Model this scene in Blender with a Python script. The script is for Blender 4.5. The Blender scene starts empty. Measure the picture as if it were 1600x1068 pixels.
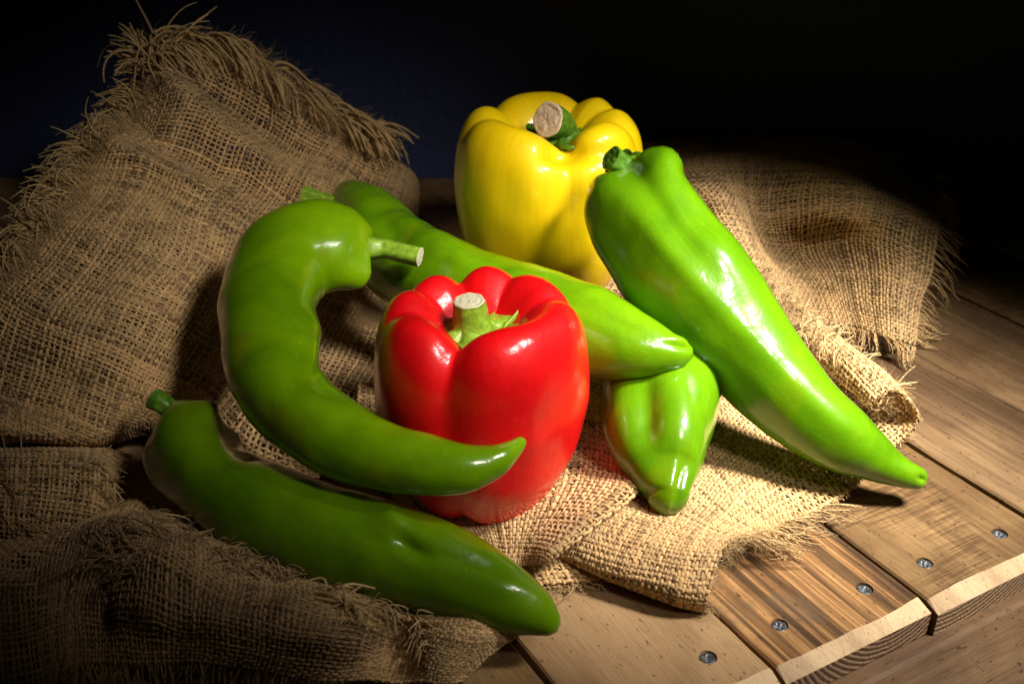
import bpy, bmesh, math, random
import numpy as np
from mathutils import Vector, Matrix

rnd = random.Random(7)
rng = np.random.default_rng(7)
scn = bpy.context.scene
COL = scn.collection

# ------------------------------------------------------------------ camera
CAM_H = 0.30
PITCH = math.radians(28.6)
FPX = 1713.0                      # focal length in photograph pixels (1600 wide)
cam_d = bpy.data.cameras.new("camera")
cam = bpy.data.objects.new("camera", cam_d); COL.objects.link(cam)
cam.location = (0, 0, CAM_H)
cam.rotation_euler = (math.pi / 2 - PITCH, 0, 0)
cam_d.sensor_width = 36.0
cam_d.lens = 36.0 * FPX / 1600.0
cam_d.clip_start = 0.01
cam_d.clip_end = 20
cam_d.dof.use_dof = True
cam_d.dof.focus_distance = 0.49
cam_d.dof.aperture_fstop = 16
scn.camera = cam

# ------------------------------------------------------------------ world and lamps
world = bpy.data.worlds.new("World"); scn.world = world
world.use_nodes = True
world.node_tree.nodes["Background"].inputs[0].default_value = (0.55, 0.62, 0.8, 1)
world.node_tree.nodes["Background"].inputs[1].default_value = 0.0008

def area_lamp(name, loc, target, size, power, spread, col):
    d = bpy.data.lights.new(name, 'AREA')
    d.shape = 'SQUARE'; d.size = size; d.energy = power; d.color = col
    d.spread = math.radians(spread)
    o = bpy.data.objects.new(name, d); COL.objects.link(o)
    o.location = loc
    o.rotation_euler = (Vector(target) - Vector(loc)).to_track_quat('-Z', 'Y').to_euler()
    return o
area_lamp("key_lamp", (0.43, 0.30, 0.55), (0.130, 0.455, 0.02), 0.125, 0.88, 35, (1.0, 0.94, 0.88))
area_lamp("left_lamp", (0.29, 0.06, 0.57), (-0.035, 0.485, 0.08), 0.10, 0.19, 34, (1.0, 0.93, 0.86))
scn.view_settings.view_transform = 'Standard'
scn.view_settings.look = 'None'
scn.view_settings.exposure = 0.0
scn.view_settings.gamma = 1.0

# ------------------------------------------------------------------ measuring helpers
SN, CS = math.sin(PITCH), math.cos(PITCH)
def ray(px, py):
    X = (px - 800) / FPX; Y = -(py - 534) / FPX
    return np.array([X, Y * SN + CS, Y * CS - SN])
def PZ(px, py, z):                 # point at height z
    d = ray(px, py); return np.array([0, 0, CAM_H]) + d * ((z - CAM_H) / d[2])
def PY(px, py, y):                 # point at distance y, never under the table top
    d = ray(px, py); p = np.array([0, 0, CAM_H]) + d * (y / d[1])
    return p if p[2] > 0.004 else PZ(px, py, 0.004)
def depth(p):
    p = np.asarray(p); return p[..., 1] * CS - (p[..., 2] - CAM_H) * SN
def pix(p):
    p = np.asarray(p); dz = depth(p); up = p[..., 1] * SN + (p[..., 2] - CAM_H) * CS
    return 800 + FPX * p[..., 0] / dz, 534 - FPX * up / dz

def unit(a):
    return a / (np.linalg.norm(a, axis=-1, keepdims=True) + 1e-12)

# ------------------------------------------------------------------ object helpers
def mesh_np(name, V, F, mat, parent=None, uv=None, tint=None, smooth=True, mats=None, mat_idx=None):
    """V (n,3), F (m,k) quads or tris -> ONE mesh object"""
    V = np.ascontiguousarray(V, dtype=np.float32); F = np.ascontiguousarray(F, dtype=np.int32)
    m, k = F.shape
    me = bpy.data.meshes.new(name)
    me.vertices.add(len(V)); me.vertices.foreach_set("co", V.ravel())
    me.loops.add(m * k); me.loops.foreach_set("vertex_index", F.ravel())
    me.polygons.add(m)
    me.polygons.foreach_set("loop_start", np.arange(0, m * k, k, dtype=np.int32))
    me.polygons.foreach_set("loop_total", np.full(m, k, dtype=np.int32))
    if uv is not None:
        l = me.uv_layers.new(name="UVMap")
        l.data.foreach_set("uv", np.ascontiguousarray(uv, dtype=np.float32).ravel())
    if tint is not None:
        a = me.attributes.new("tint", 'FLOAT', 'POINT')
        a.data.foreach_set("value", np.ascontiguousarray(tint, dtype=np.float32))
    me.update(calc_edges=True); me.validate()
    me.polygons.foreach_set("use_smooth", np.full(len(me.polygons), smooth))
    for q in (mats or [mat]): me.materials.append(q)
    if mat_idx is not None:
        me.polygons.foreach_set("material_index", np.asarray(mat_idx, dtype=np.int32))
    o = bpy.data.objects.new(name, me); COL.objects.link(o)
    if parent is not None: o.parent = parent
    return o

def local_to(parent_loc, V):
    return np.asarray(V) - np.asarray(parent_loc)

def thing(name, label, cat, loc=(0, 0, 0), rotz=0.0, group=None):
    o = bpy.data.objects.new(name, None); COL.objects.link(o)
    o.empty_display_size = 0.02
    o.location = loc; o.rotation_euler = (0, 0, rotz)
    o["label"] = label; o["category"] = cat
    if group: o["group"] = group
    return o

# ------------------------------------------------------------------ node helpers
def new_mat(name):
    m = bpy.data.materials.new(name); m.use_nodes = True
    nt = m.node_tree; bs = nt.nodes["Principled BSDF"]
    return m, nt, bs
def N(nt, t, **kw):
    n = nt.nodes.new(t)
    for k, v in kw.items():
        if k in n.inputs.keys() if hasattr(n.inputs, 'keys') else False: n.inputs[k].default_value = v
        else: setattr(n, k, v)
    return n
def ramp(nt, src, stops):
    r = nt.nodes.new("ShaderNodeValToRGB")
    while len(r.color_ramp.elements) < len(stops): r.color_ramp.elements.new(0.5)
    for e, (p, c) in zip(r.color_ramp.elements, stops):
        e.position = p; e.color = (*c, 1) if len(c) == 3 else c
    nt.links.new(src, r.inputs[0]); return r.outputs[0]
def mapping(nt, scale, loc=(0, 0, 0), rot=(0, 0, 0)):
    tc = nt.nodes.new("ShaderNodeTexCoord"); mp = nt.nodes.new("ShaderNodeMapping")
    mp.inputs["Scale"].default_value = scale; mp.inputs["Location"].default_value = loc
    mp.inputs["Rotation"].default_value = rot
    nt.links.new(tc.outputs["Object"], mp.inputs[0]); return mp.outputs[0]
def noise(nt, vec, scale, detail=4, rough=0.55, dist=0.0):
    n = nt.nodes.new("ShaderNodeTexNoise")
    n.inputs["Scale"].default_value = scale; n.inputs["Detail"].default_value = detail
    n.inputs["Roughness"].default_value = rough; n.inputs["Distortion"].default_value = dist
    nt.links.new(vec, n.inputs["Vector"]); return n.outputs["Fac"]
def mix(nt, a, b, fac, mode='MIX'):
    n = nt.nodes.new("ShaderNodeMix"); n.data_type = 'RGBA'; n.blend_type = mode
    for v, s in ((fac, 0), (a, 6), (b, 7)):
        if isinstance(v, (int, float)): n.inputs[s].default_value = v
        elif isinstance(v, tuple): n.inputs[s].default_value = (*v, 1)
        else: nt.links.new(v, n.inputs[s])
    return n.outputs[2]
def math_n(nt, op, a, b=0.0, clamp=False):
    n = nt.nodes.new("ShaderNodeMath"); n.operation = op; n.use_clamp = clamp
    for i, v in enumerate((a, b)):
        if isinstance(v, (int, float)): n.inputs[i].default_value = v
        else: nt.links.new(v, n.inputs[i])
    return n.outputs[0]
def bump(nt, bs, h, strength, dist, normal_in="Normal", prev=None):
    b = nt.nodes.new("ShaderNodeBump")
    b.inputs["Strength"].default_value = strength; b.inputs["Distance"].default_value = dist
    nt.links.new(h, b.inputs["Height"])
    if prev is not None: nt.links.new(prev, b.inputs["Normal"])
    if bs is not None: nt.links.new(b.outputs[0], bs.inputs[normal_in])
    return b.outputs[0]

# ------------------------------------------------------------------ materials
def wood_mat(name, pale, mid, dark, streak=0.5, seed=0.0, stripes=0.0, saw=0.0, knots=0.3):
    m, nt, bs = new_mat(name)
    o = (seed * 3.1, seed * 1.7, seed)
    big = noise(nt, mapping(nt, (55, 4.0, 30), o), 1.0, 3, 0.5, 0.6)
    fine = noise(nt, mapping(nt, (420, 14, 200), o), 1.0, 5, 0.65, 0.3)
    vfine = noise(nt, mapping(nt, (1600, 60, 900), o), 1.0, 3, 0.7)
    blotch = noise(nt, mapping(nt, (14, 9, 10), o), 1.0, 5, 0.6, 0.5)
    g = math_n(nt, 'ADD', math_n(nt, 'MULTIPLY', big, 0.55), math_n(nt, 'MULTIPLY', fine, 0.45))
    c = ramp(nt, g, [(0.40 - 0.1 * streak, dark), (0.50, mid), (0.60, pale)])
    c = mix(nt, mid, c, 0.35 + 0.6 * streak)
    if stripes > 0:
        w1 = noise(nt, mapping(nt, (190, 2.6, 30), o), 1.0, 6, 0.72, 0.4)
        w2 = noise(nt, mapping(nt, (60, 3.0, 20), (o[0] + 3, 1, 0)), 1.0, 5, 0.6, 0.9)
        s = ramp(nt, math_n(nt, 'ADD', math_n(nt, 'MULTIPLY', w1, 0.6), math_n(nt, 'MULTIPLY', w2, 0.4)),
                 [(0.455, dark), (0.49, tuple(0.5 * (a + b) for a, b in zip(dark, mid))), (0.525, mid), (0.57, pale)])
        grey = ramp(nt, noise(nt, mapping(nt, (30, 22, 20), (o[0], 3, 1)), 1.0, 4, 0.6), [(0.56, (0, 0, 0)), (0.68, (1, 1, 1))])
        s = mix(nt, s, (0.10, 0.075, 0.06), math_n(nt, 'MULTIPLY', grey, 0.65))
        c = mix(nt, c, s, stripes)
    stain = ramp(nt, blotch, [(0.40, (0.50, 0.46, 0.42)), (0.56, (1, 1, 1))])
    c = mix(nt, c, stain, 0.75, 'MULTIPLY')
    if saw > 0:
        sw = noise(nt, mapping(nt, (34, 760, 60), (seed, 0, 0), (0, 0, 0.25)), 1.0, 3, 0.7)
        msk = ramp(nt, noise(nt, mapping(nt, (16, 16, 9), (seed + 4, 2, 0)), 1.0, 2, 0.5), [(0.44, (0, 0, 0)), (0.52, (1, 1, 1))])
        swc = ramp(nt, sw, [(0.42, (0.42, 0.36, 0.30)), (0.55, (1, 1, 1))])
        c = mix(nt, c, mix(nt, c, swc, 0.9, 'MULTIPLY'), math_n(nt, 'MULTIPLY', msk, saw))
    specks = ramp(nt, noise(nt, mapping(nt, (600, 260, 300), o), 1.0, 2, 0.5), [(0.30, (0.22, 0.17, 0.13)), (0.35, (1, 1, 1))])
    c = mix(nt, c, specks, 0.8, 'MULTIPLY')
    lines = ramp(nt, vfine, [(0.36, (0.55, 0.5, 0.45)), (0.5, (1, 1, 1))])
    c = mix(nt, c, lines, 0.5, 'MULTIPLY')
    c = mix(nt, c, (1.0, 0.93, 0.76), 1.0, 'MULTIPLY')
    nt.links.new(c, bs.inputs["Base Color"])
    bs.inputs["Roughness"].default_value = 0.62
    bs.inputs["Specular IOR Level"].default_value = 0.3
    b1 = bump(nt, None, fine, 0.55, 0.0006)
    b2 = bump(nt, bs, vfine, 0.5, 0.00025, prev=b1)
    return m

def end_grain_mat(name, pale, dark, cx, cz, seed):
    m, nt, bs = new_mat(name)
    w = nt.nodes.new("ShaderNodeTexWave"); w.wave_type = 'RINGS'; w.rings_direction = 'Y'
    w.inputs["Scale"].default_value = 1.0; w.inputs["Distortion"].default_value = 1.6
    w.inputs["Detail"].default_value = 3; w.inputs["Detail Scale"].default_value = 1.2
    nt.links.new(mapping(nt, (130, 20, 130), (-cx * 130, seed, -cz * 130)), w.inputs["Vector"])
    f = noise(nt, mapping(nt, (900, 300, 500), (seed, 0, 0)), 1.0, 5, 0.7)
    c = ramp(nt, w.outputs["Fac"], [(0.08, dark), (0.4, tuple(0.5 * (a + b) for a, b in zip(pale, dark))), (0.75, pale)])
    c = mix(nt, c, ramp(nt, f, [(0.35, (0.5, 0.42, 0.33)), (0.6, (1, 1, 1))]), 0.8, 'MULTIPLY')
    nt.links.new(c, bs.inputs["Base Color"])
    bs.inputs["Roughness"].default_value = 0.8
    b1 = bump(nt, None, f, 0.8, 0.0008)
    bump(nt, bs, w.outputs["Fac"], 0.35, 0.0006, prev=b1)
    return m

def jute_mat(name, base, dark, gloss=0.0):
    m, nt, bs = new_mat(name)
    at = nt.nodes.new("ShaderNodeAttribute"); at.attribute_name = "tint"
    uv = nt.nodes.new("ShaderNodeUVMap")
    sep = nt.nodes.new("ShaderNodeSeparateXYZ"); nt.links.new(uv.outputs[0], sep.inputs[0])
    tw = math_n(nt, 'SINE', math_n(nt, 'ADD', math_n(nt, 'MULTIPLY', sep.outputs[0], 2600.0),
                                   math_n(nt, 'MULTIPLY', sep.outputs[1], 2 * math.pi)))
    big = noise(nt, mapping(nt, (45, 45, 45)), 1.0, 4, 0.6)
    fib = noise(nt, mapping(nt, (1500, 1500, 1500)), 1.0, 3, 0.7)
    t = math_n(nt, 'ADD', math_n(nt, 'MULTIPLY', at.outputs["Fac"], 0.5),
               math_n(nt, 'ADD', math_n(nt, 'MULTIPLY', big, 0.45), math_n(nt, 'MULTIPLY', fib, 0.35)))
    c = ramp(nt, t, [(0.35, dark), (0.62, base), (0.95, tuple(min(1, x * 1.45) for x in base))])
    nt.links.new(c, bs.inputs["Base Color"])
    bs.inputs["Roughness"].default_value = 0.6
    bs.inputs["Specular IOR Level"].default_value = 0.35
    bs.inputs["Sheen Weight"].default_value = 0.15
    b1 = bump(nt, None, fib, 0.6, 0.0003)
    bump(nt, bs, tw, 0.45, 0.00022, prev=b1)
    return m

def skin_mat(name, col, col2, blush=None, rough=0.16, sss=0.06, lump=1.0, seed=0.0, coat=0.85):
    m, nt, bs = new_mat(name)
    n1 = noise(nt, mapping(nt, (28, 28, 28), (seed, seed, 0)), 1.0, 4, 0.55, 0.4)
    c = ramp(nt, n1, [(0.33, col2), (0.62, col)])
    if blush:
        n2 = noise(nt, mapping(nt, (22, 22, 22), (seed + 5, 0, seed)), 1.0, 3, 0.5, 0.6)
        c = mix(nt, c, blush, math_n(nt, 'MULTIPLY', ramp(nt, n2, [(0.60, (0, 0, 0)), (0.72, (1, 1, 1))]), 0.5))
    sp = noise(nt, mapping(nt, (520, 520, 520), (seed, 0, 0)), 1.0, 2, 0.5)
    c = mix(nt, c, tuple(min(1, x * 1.6 + 0.05) for x in col), math_n(nt, 'MULTIPLY', ramp(nt, sp, [(0.69, (0, 0, 0)), (0.74, (1, 1, 1))]), 0.22))
    uvn = nt.nodes.new("ShaderNodeUVMap"); mpu = nt.nodes.new("ShaderNodeMapping"); mpu.inputs["Scale"].default_value = (7, 95, 1)
    mpu.inputs["Location"].default_value = (seed, seed, seed)
    nt.links.new(uvn.outputs[0], mpu.inputs[0])
    stk = noise(nt, mpu.outputs[0], 1.0, 5, 0.65, 0.5)
    c = mix(nt, c, ramp(nt, stk, [(0.36, (0.78, 0.78, 0.78)), (0.55, (1, 1, 1)), (0.70, (1.28, 1.22, 1.2))]), 0.28, 'MULTIPLY')
    scar = ramp(nt, noise(nt, mapping(nt, (210, 210, 210), (seed, 3, 1)), 1.0, 6, 0.8, 1.5), [(0.70, (0, 0, 0)), (0.73, (1, 1, 1))])
    c = mix(nt, c, tuple(0.45 * x + 0.03 for x in col), math_n(nt, 'MULTIPLY', scar, 0.5))
    nt.links.new(c, bs.inputs["Base Color"])
    bs.inputs["Roughness"].default_value = rough + 0.16; bs.inputs["Specular IOR Level"].default_value = 0.22
    bs.inputs["Subsurface Weight"].default_value = sss
    bs.inputs["Subsurface Radius"].default_value = (0.006, 0.006, 0.002)
    bs.inputs["Subsurface Scale"].default_value = 1.0
    bs.inputs["Coat Weight"].default_value = coat
    bs.inputs["Coat Roughness"].default_value = rough * 0.45
    bs.inputs["Coat IOR"].default_value = 1.40
    wav = noise(nt, mapping(nt, (170, 170, 170), (seed, 0, 0)), 1.0, 3, 0.5)
    pit = noise(nt, mapping(nt, (1300, 1300, 1300)), 1.0, 3, 0.6)
    b1 = bump(nt, None, wav, 0.30 * lump, 0.0010)
    b1 = bump(nt, None, stk, 0.14 * lump, 0.0004, prev=b1)
    med = noise(nt, mapping(nt, (480, 480, 480), (seed, 1, 0)), 1.0, 4, 0.6)
    b1 = bump(nt, None, med, 0.28 * lump, 0.00035, prev=b1)
    b2 = bump(nt, bs, pit, 0.30 * lump, 0.00015, prev=b1)
    nt.links.new(b2, bs.inputs["Coat Normal"])
    return m

def stem_mat(name, col, col2):
    m, nt, bs = new_mat(name)
    n1 = noise(nt, mapping(nt, (330, 330, 330)), 1.0, 5, 0.65, 0.5)
    nt.links.new(ramp(nt, n1, [(0.35, col2), (0.55, col), (0.8, tuple(min(1, x * 1.8) for x in col))]), bs.inputs["Base Color"])
    bs.inputs["Roughness"].default_value = 0.38
    bs.inputs["Subsurface Weight"].default_value = 0.05
    bs.inputs["Subsurface Radius"].default_value = (0.002, 0.003, 0.001)
    bump(nt, bs, n1, 0.35, 0.0004)
    return m

def cut_mat(name, pale, dark):
    m, nt, bs = new_mat(name)
    n1 = noise(nt, mapping(nt, (380, 380, 380)), 1.0, 6, 0.75, 1.6)
    nt.links.new(ramp(nt, n1, [(0.30, dark), (0.44, pale), (0.8, tuple(min(1, x * 1.2) for x in pale))]), bs.inputs["Base Color"])
    bs.inputs["Roughness"].default_value = 0.8
    bump(nt, bs, n1, 0.8, 0.0008)
    return m

def metal_mat():
    m, nt, bs = new_mat("zinc_metal")
    n1 = noise(nt, mapping(nt, (700, 700, 700)), 1.0, 4, 0.6)
    nt.links.new(ramp(nt, n1, [(0.40, (0.05, 0.05, 0.05)), (0.64, (0.19, 0.21, 0.23))]), bs.inputs["Base Color"])
    bs.inputs["Metallic"].default_value = 0.45
    bs.inputs["Roughness"].default_value = 0.5
    bump(nt, bs, n1, 0.4, 0.0002)
    return m

JUTE = jute_mat("jute_yarn", (0.51, 0.325, 0.135), (0.15, 0.082, 0.025))
JUTE_F = jute_mat("jute_fibre", (0.54, 0.36, 0.15), (0.24, 0.135, 0.045))
M_RED = skin_mat("red_pepper_skin", (0.86, 0.002, 0.004), (0.62, 0.001, 0.003), rough=0.40, sss=0.05, lump=0.8, seed=1, coat=1.0)
M_YEL = skin_mat("yellow_pepper_skin", (0.92, 0.66, 0.002), (0.90, 0.60, 0.002), (0.90, 0.50, 0.002), rough=0.32, sss=0.06, lump=0.35, seed=2, coat=0.8)
M_GB = skin_mat("bright_green_skin", (0.105, 0.26, 0.002), (0.066, 0.185, 0.0015), (0.17, 0.25, 0.003), rough=0.11, lump=0.6, seed=3)
M_GM = skin_mat("mid_green_skin", (0.15, 0.33, 0.002), (0.09, 0.23, 0.0015), (0.24, 0.30, 0.004), rough=0.13, lump=0.9, seed=4)
M_GD = skin_mat("dark_green_skin", (0.20, 0.39, 0.002), (0.115, 0.26, 0.0015), (0.20, 0.15, 0.01), rough=0.11, lump=0.8, seed=5, coat=1.0)
M_GD2 = skin_mat("deep_green_skin", (0.13, 0.26, 0.002), (0.075, 0.17, 0.0015), (0.22, 0.13, 0.012), rough=0.11, lump=0.8, seed=8, coat=0.6)
M_STEM = stem_mat("green_stem", (0.26, 0.42, 0.03), (0.15, 0.28, 0.015))
M_STEMD = stem_mat("dark_green_stem", (0.10, 0.24, 0.015), (0.05, 0.13, 0.008))
M_CUT = cut_mat("cut_stem_flesh", (0.62, 0.58, 0.38), (0.20, 0.20, 0.09))
M_CUTB = cut_mat("dry_cut_stem", (0.78, 0.60, 0.40), (0.22, 0.17, 0.09))
M_METAL = metal_mat()

# ------------------------------------------------------------------ wall behind
def wall():
    m, nt, bs = new_mat("navy_wall_paint")
    n1 = noise(nt, mapping(nt, (130, 130, 130)), 1.0, 6, 0.65)
    n2 = noise(nt, mapping(nt, (5, 5, 5)), 1.0, 3, 0.5)
    nt.links.new(ramp(nt, n2, [(0.3, (0.026, 0.038, 0.100)), (0.7, (0.036, 0.050, 0.125))]), bs.inputs["Base Color"])
    bs.inputs["Roughness"].default_value = 0.7
    bump(nt, bs, n1, 0.7, 0.003)
    x0, x1, y, z0, z1, t = -1.6, 1.6, 0.82, -0.8, 1.3, 0.08
    V = [(x0, y, z0), (x1, y, z0), (x1, y, z1), (x0, y, z1), (x0, y + t, z0), (x1, y + t, z0), (x1, y + t, z1), (x0, y + t, z1)]
    F = [(0, 1, 2, 3), (5, 4, 7, 6), (4, 0, 3, 7), (1, 5, 6, 2), (3, 2, 6, 7), (4, 5, 1, 0)]
    o = mesh_np("wall", V, F, m, smooth=False); o["kind"] = "structure"
    o["label"] = "dark navy blue painted wall behind the table"
wall()

# ------------------------------------------------------------------ table of boards
BX = np.array([0.867, 0.498]); ANG = math.atan2(BX[1], BX[0])       # across the boards
table = thing("wooden_table", "rustic table top of weathered wooden boards fixed with screws, under the burlap", "table", (0, 0, 0), ANG)

def make_board(x0, x1, y0, mtop, mend, screws, seed, thick=0.0142, y1=1.02, dz=0.0):
    r = np.random.default_rng(seed)
    w = x1 - x0
    bev = 0.0064; drop = 0.0034
    # stations along the length (dense near the viewer)
    ys = np.concatenate([[0.0], np.linspace(bev, 0.35, 70), np.linspace(0.37, y1 - y0, 24)])
    def edge_noise(n, a): 
        e = r.normal(0, 1, n); e = np.convolve(e, np.ones(5) / 5, 'same'); return e * a
    eL = edge_noise(len(ys), 0.0005); eR = edge_noise(len(ys), 0.0005)
    eL[:2] = eL[2]; eR[:2] = eR[2]
    nx = 14
    V = []; rows = []
    jag = edge_noise(nx + 5, 0.0012)
    for k, yy in enumerate(ys):
        xs = np.concatenate([[0.0, 0.0, 0.0009], np.linspace(0.0009, w - 0.0009, nx)[1:-1], [w - 0.0009, w, w]])
        zs = np.zeros(len(xs)); zs[0] = zs[-1] = -thick; zs[1] = zs[-2] = -0.0009
        xs = xs.copy(); t = xs / w
        xs = xs + eL[k] * (1 - t) + eR[k] * t
        yv = np.full(len(xs), yy)
        if k == 0:
            zs[1:-1] = -drop; 
        if k == 1:
            yv[1:-1] = yy + jag[:len(xs) - 2]
            yv[0] = yv[-1] = yy
        rows.append(list(range(len(V), len(V) + len(xs))))
        for a, b, c in zip(xs, yv, zs): V.append((a, b, c))
    F = []; MI = []
    for k in range(len(ys) - 1):
        A, B = rows[k], rows[k + 1]
        for j in range(len(A) - 1):
            F.append((A[j], A[j + 1], B[j + 1], B[j])); MI.append(1 if k == 0 and 0 < j < len(A) - 2 else 0)
    # front end grain
    A = rows[0]; n = len(A)
    bot = []
    for j in range(1, n - 1):
        bot.append(len(V)); V.append((V[A[j]][0], V[A[j]][1], -thick))
    for j in range(1, n - 2):
        F.append((bot[j - 1], bot[j], A[j + 1], A[j])); MI.append(2)
    F.append((A[0], bot[0], A[1], A[1])) if False else None
    # underside
    B = rows[-1]
    F.append((rows[0][0], B[0], B[-1], rows[0][-1])); MI.append(0)
    F.append((B[0], B[0], B[-1], B[-1])) if False else None
    o = mesh_np("board", V, F, None, table, smooth=False, mats=[mtop, M_CHAMF, mend], mat_idx=MI)
    o.location = (x0, y0, dz)
    # screw holes cut as real recesses
    if screws:
        for sx, sy in screws:
            bm = bmesh.new()
            bmesh.ops.create_cone(bm, cap_ends=True, segments=28, radius1=0.0033, radius2=0.0038, depth=0.004)
            bmesh.ops.translate(bm, verts=bm.verts, vec=(sx - x0, sy - y0, 0.0004))
            cm = bpy.data.meshes.new("tmp"); bm.to_mesh(cm); bm.free()
            co = bpy.data.objects.new("tmp", cm); COL.objects.link(co)
            co.parent = o
            bpy.context.view_layer.update()
            md = o.modifiers.new("cut", 'BOOLEAN'); md.operation = 'DIFFERENCE'; md.object = co; md.solver = 'EXACT'
            dg = bpy.context.evaluated_depsgraph_get()
            nm = bpy.data.meshes.new_from_object(o.evaluated_get(dg))
            o.modifiers.clear()
            if len(nm.polygons) > 200: o.data = nm
            bpy.data.objects.remove(co)
        for sx, sy in screws:
            make_screw(o, sx - x0, sy - y0, r.uniform(0, 3.1))
    return o

def make_screw(parent, x, y, rot):
    nr, na = 9, 36
    V = [(0, 0, -0.0011)]; 
    for i in range(1, nr + 1):
        rr = 0.0031 * i / nr
        for j in range(na):
            a = 2 * math.pi * j / na
            cx, cy = rr * math.cos(a), rr * math.sin(a)
            z = -0.0006
            if (abs(cx) < 0.00055 and abs(cy) < 0.0019) or (abs(cy) < 0.00055 and abs(cx) < 0.0019): z = -0.0013
            if i == nr: z = -0.00085
            V.append((cx, cy, z))
    for j in range(na):
        a = 2 * math.pi * j / na; V.append((0.0027 * math.cos(a), 0.0027 * math.sin(a), -0.0045))
    F = []
    for j in range(na): F.append((0, 0, 1 + j, 1 + (j + 1) % na))
    tri = [(0, 1 + j, 1 + (j + 1) % na) for j in range(na)]
    quad = []
    for i in range(nr):
        for j in range(na):
            a = 1 + i * na + j; b = 1 + i * na + (j + 1) % na
            quad.append((a, a + na, b + na, b))
    me = bpy.data.meshes.new("screw"); me.from_pydata(V, [], tri + quad); me.update()
    me.materials.append(M_METAL)
    me.polygons.foreach_set("use_smooth", [True] * len(me.polygons))
    s = bpy.data.objects.new("screw", me); COL.objects.link(s); s.parent = parent
    s.location = (x, y, 0); s.rotation_euler = (0.05 * math.sin(rot * 3), 0.05, rot)
    return s

M_CHAMF = wood_mat("pale_chamfer_wood", (0.66, 0.52, 0.36), (0.58, 0.43, 0.28), (0.38, 0.25, 0.15), 0.3, 11)
ends = [end_grain_mat("end_grain_wood", (0.50, 0.34, 0.19), (0.24, 0.13, 0.06), 0.01, 0.045, 1),
        end_grain_mat("curved_end_grain_wood", (0.46, 0.30, 0.17), (0.16, 0.08, 0.035), 0.055, 0.022, 2)]
W1 = wood_mat("brown_board", (0.40, 0.27, 0.14), (0.30, 0.19, 0.09), (0.17, 0.10, 0.045), 0.5, 1)
W2 = wood_mat("pale_pine_board", (0.45, 0.32, 0.19), (0.39, 0.265, 0.15), (0.26, 0.165, 0.09), 0.25, 2)
W3 = wood_mat("striped_board", (0.50, 0.29, 0.13), (0.26, 0.14, 0.06), (0.055, 0.030, 0.014), 0.9, 3, stripes=0.85)
W4 = wood_mat("sawn_board", (0.36, 0.24, 0.12), (0.24, 0.150, 0.070), (0.11, 0.064, 0.028), 0.6, 4, saw=0.9)
W5 = wood_mat("grey_brown_board", (0.26, 0.17, 0.095), (0.16, 0.10, 0.055), (0.065, 0.039, 0.02), 0.9, 5)
W6 = wood_mat("dull_board", (0.25, 0.165, 0.09), (0.18, 0.112, 0.06), (0.09, 0.055, 0.028), 0.6, 6)
g = 0.0007
edges = [-0.31, -0.232, -0.154, -0.076, 0.002, 0.080, 0.1568, 0.2324, 0.3110, 0.3913, 0.4640, 0.545, 0.626, 0.707, 0.79]
fronts = {6: 0.2050, 7: 0.2043, 8: 0.2024, 9: 0.2060}
topm = {5: W1, 6: W2, 7: W3, 8: W4, 9: W5, 10: W6, 11: W4, 12: W1}
scr = {6: [(0.2148, 0.2268)], 7: [(0.2501, 0.2269), (0.2943, 0.2256)], 8: [(0.3282, 0.2249), (0.3717, 0.2224)]}
for i in range(len(edges) - 1):
    gl = 0.0008 + 0.0004 * (i % 2)
    make_board(edges[i] + gl, edges[i + 1] - gl, fronts.get(i, 0.205 + 0.002 * math.sin(i * 3)), topm.get(i, (W1, W2, W6)[i % 3]),
               ends[i % 2], scr.get(i, []), 20 + i, dz=(-0.0006 if i == 8 else 0.0004 * math.sin(i * 2.3)))

def beam():
    # the stringer under the board ends, its upper front corner rounded
    m = wood_mat("stringer_wood", (0.26, 0.17, 0.10), (0.19, 0.115, 0.062), (0.10, 0.058, 0.03), 0.5, 9)
    prof = [(0.30, -0.0150), (0.1985, -0.0150), (0.1965, -0.0157), (0.1950, -0.0175), (0.150, -0.060), (0.148, -0.075), (0.30, -0.075)]
    xs = np.linspace(-0.35, 0.80, 40)
    V = [(x, p[0], p[1]) for x in xs for p in prof]; n = len(prof); F = []
    for k in range(len(xs) - 1):
        for j in range(n):
            a = k * n + j; b = k * n + (j + 1) % n
            F.append((a, b, b + n, a + n))
    # grain runs along the stringer
    o = mesh_np("stringer", [(y, x, z) for x, y, z in V], [f[::-1] for f in F], m, table, smooth=False)
    o.matrix_local = Matrix(((0, 1, 0, 0), (1, 0, 0, 0), (0, 0, 1, 0), (0, 0, 0, 1)))
    return o
beam()

# ------------------------------------------------------------------ pepper bodies
def crom(P, n, closed=False):
    """Catmull-Rom through rows of P, n samples, roughly even in arc length"""
    P = np.asarray(P, float)
    Q = np.vstack([2 * P[0] - P[1], P, 2 * P[-1] - P[-2]])
    t = np.linspace(0, len(P) - 1 - 1e-9, 600); i = t.astype(int); f = (t - i)[:, None]
    p0, p1, p2, p3 = Q[i], Q[i + 1], Q[i + 2], Q[i + 3]
    C = 0.5 * ((2 * p1) + (-p0 + p2) * f + (2 * p0 - 5 * p1 + 4 * p2 - p3) * f ** 2 + (-p0 + 3 * p1 - 3 * p2 + p3) * f ** 3)
    L = np.concatenate([[0], np.cumsum(np.linalg.norm(np.diff(C[:, :3], axis=0), axis=1))])
    s = np.linspace(0, L[-1], n)
    return np.stack([np.interp(s, L, C[:, k]) for k in range(C.shape[1])], 1), L[-1]

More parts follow.
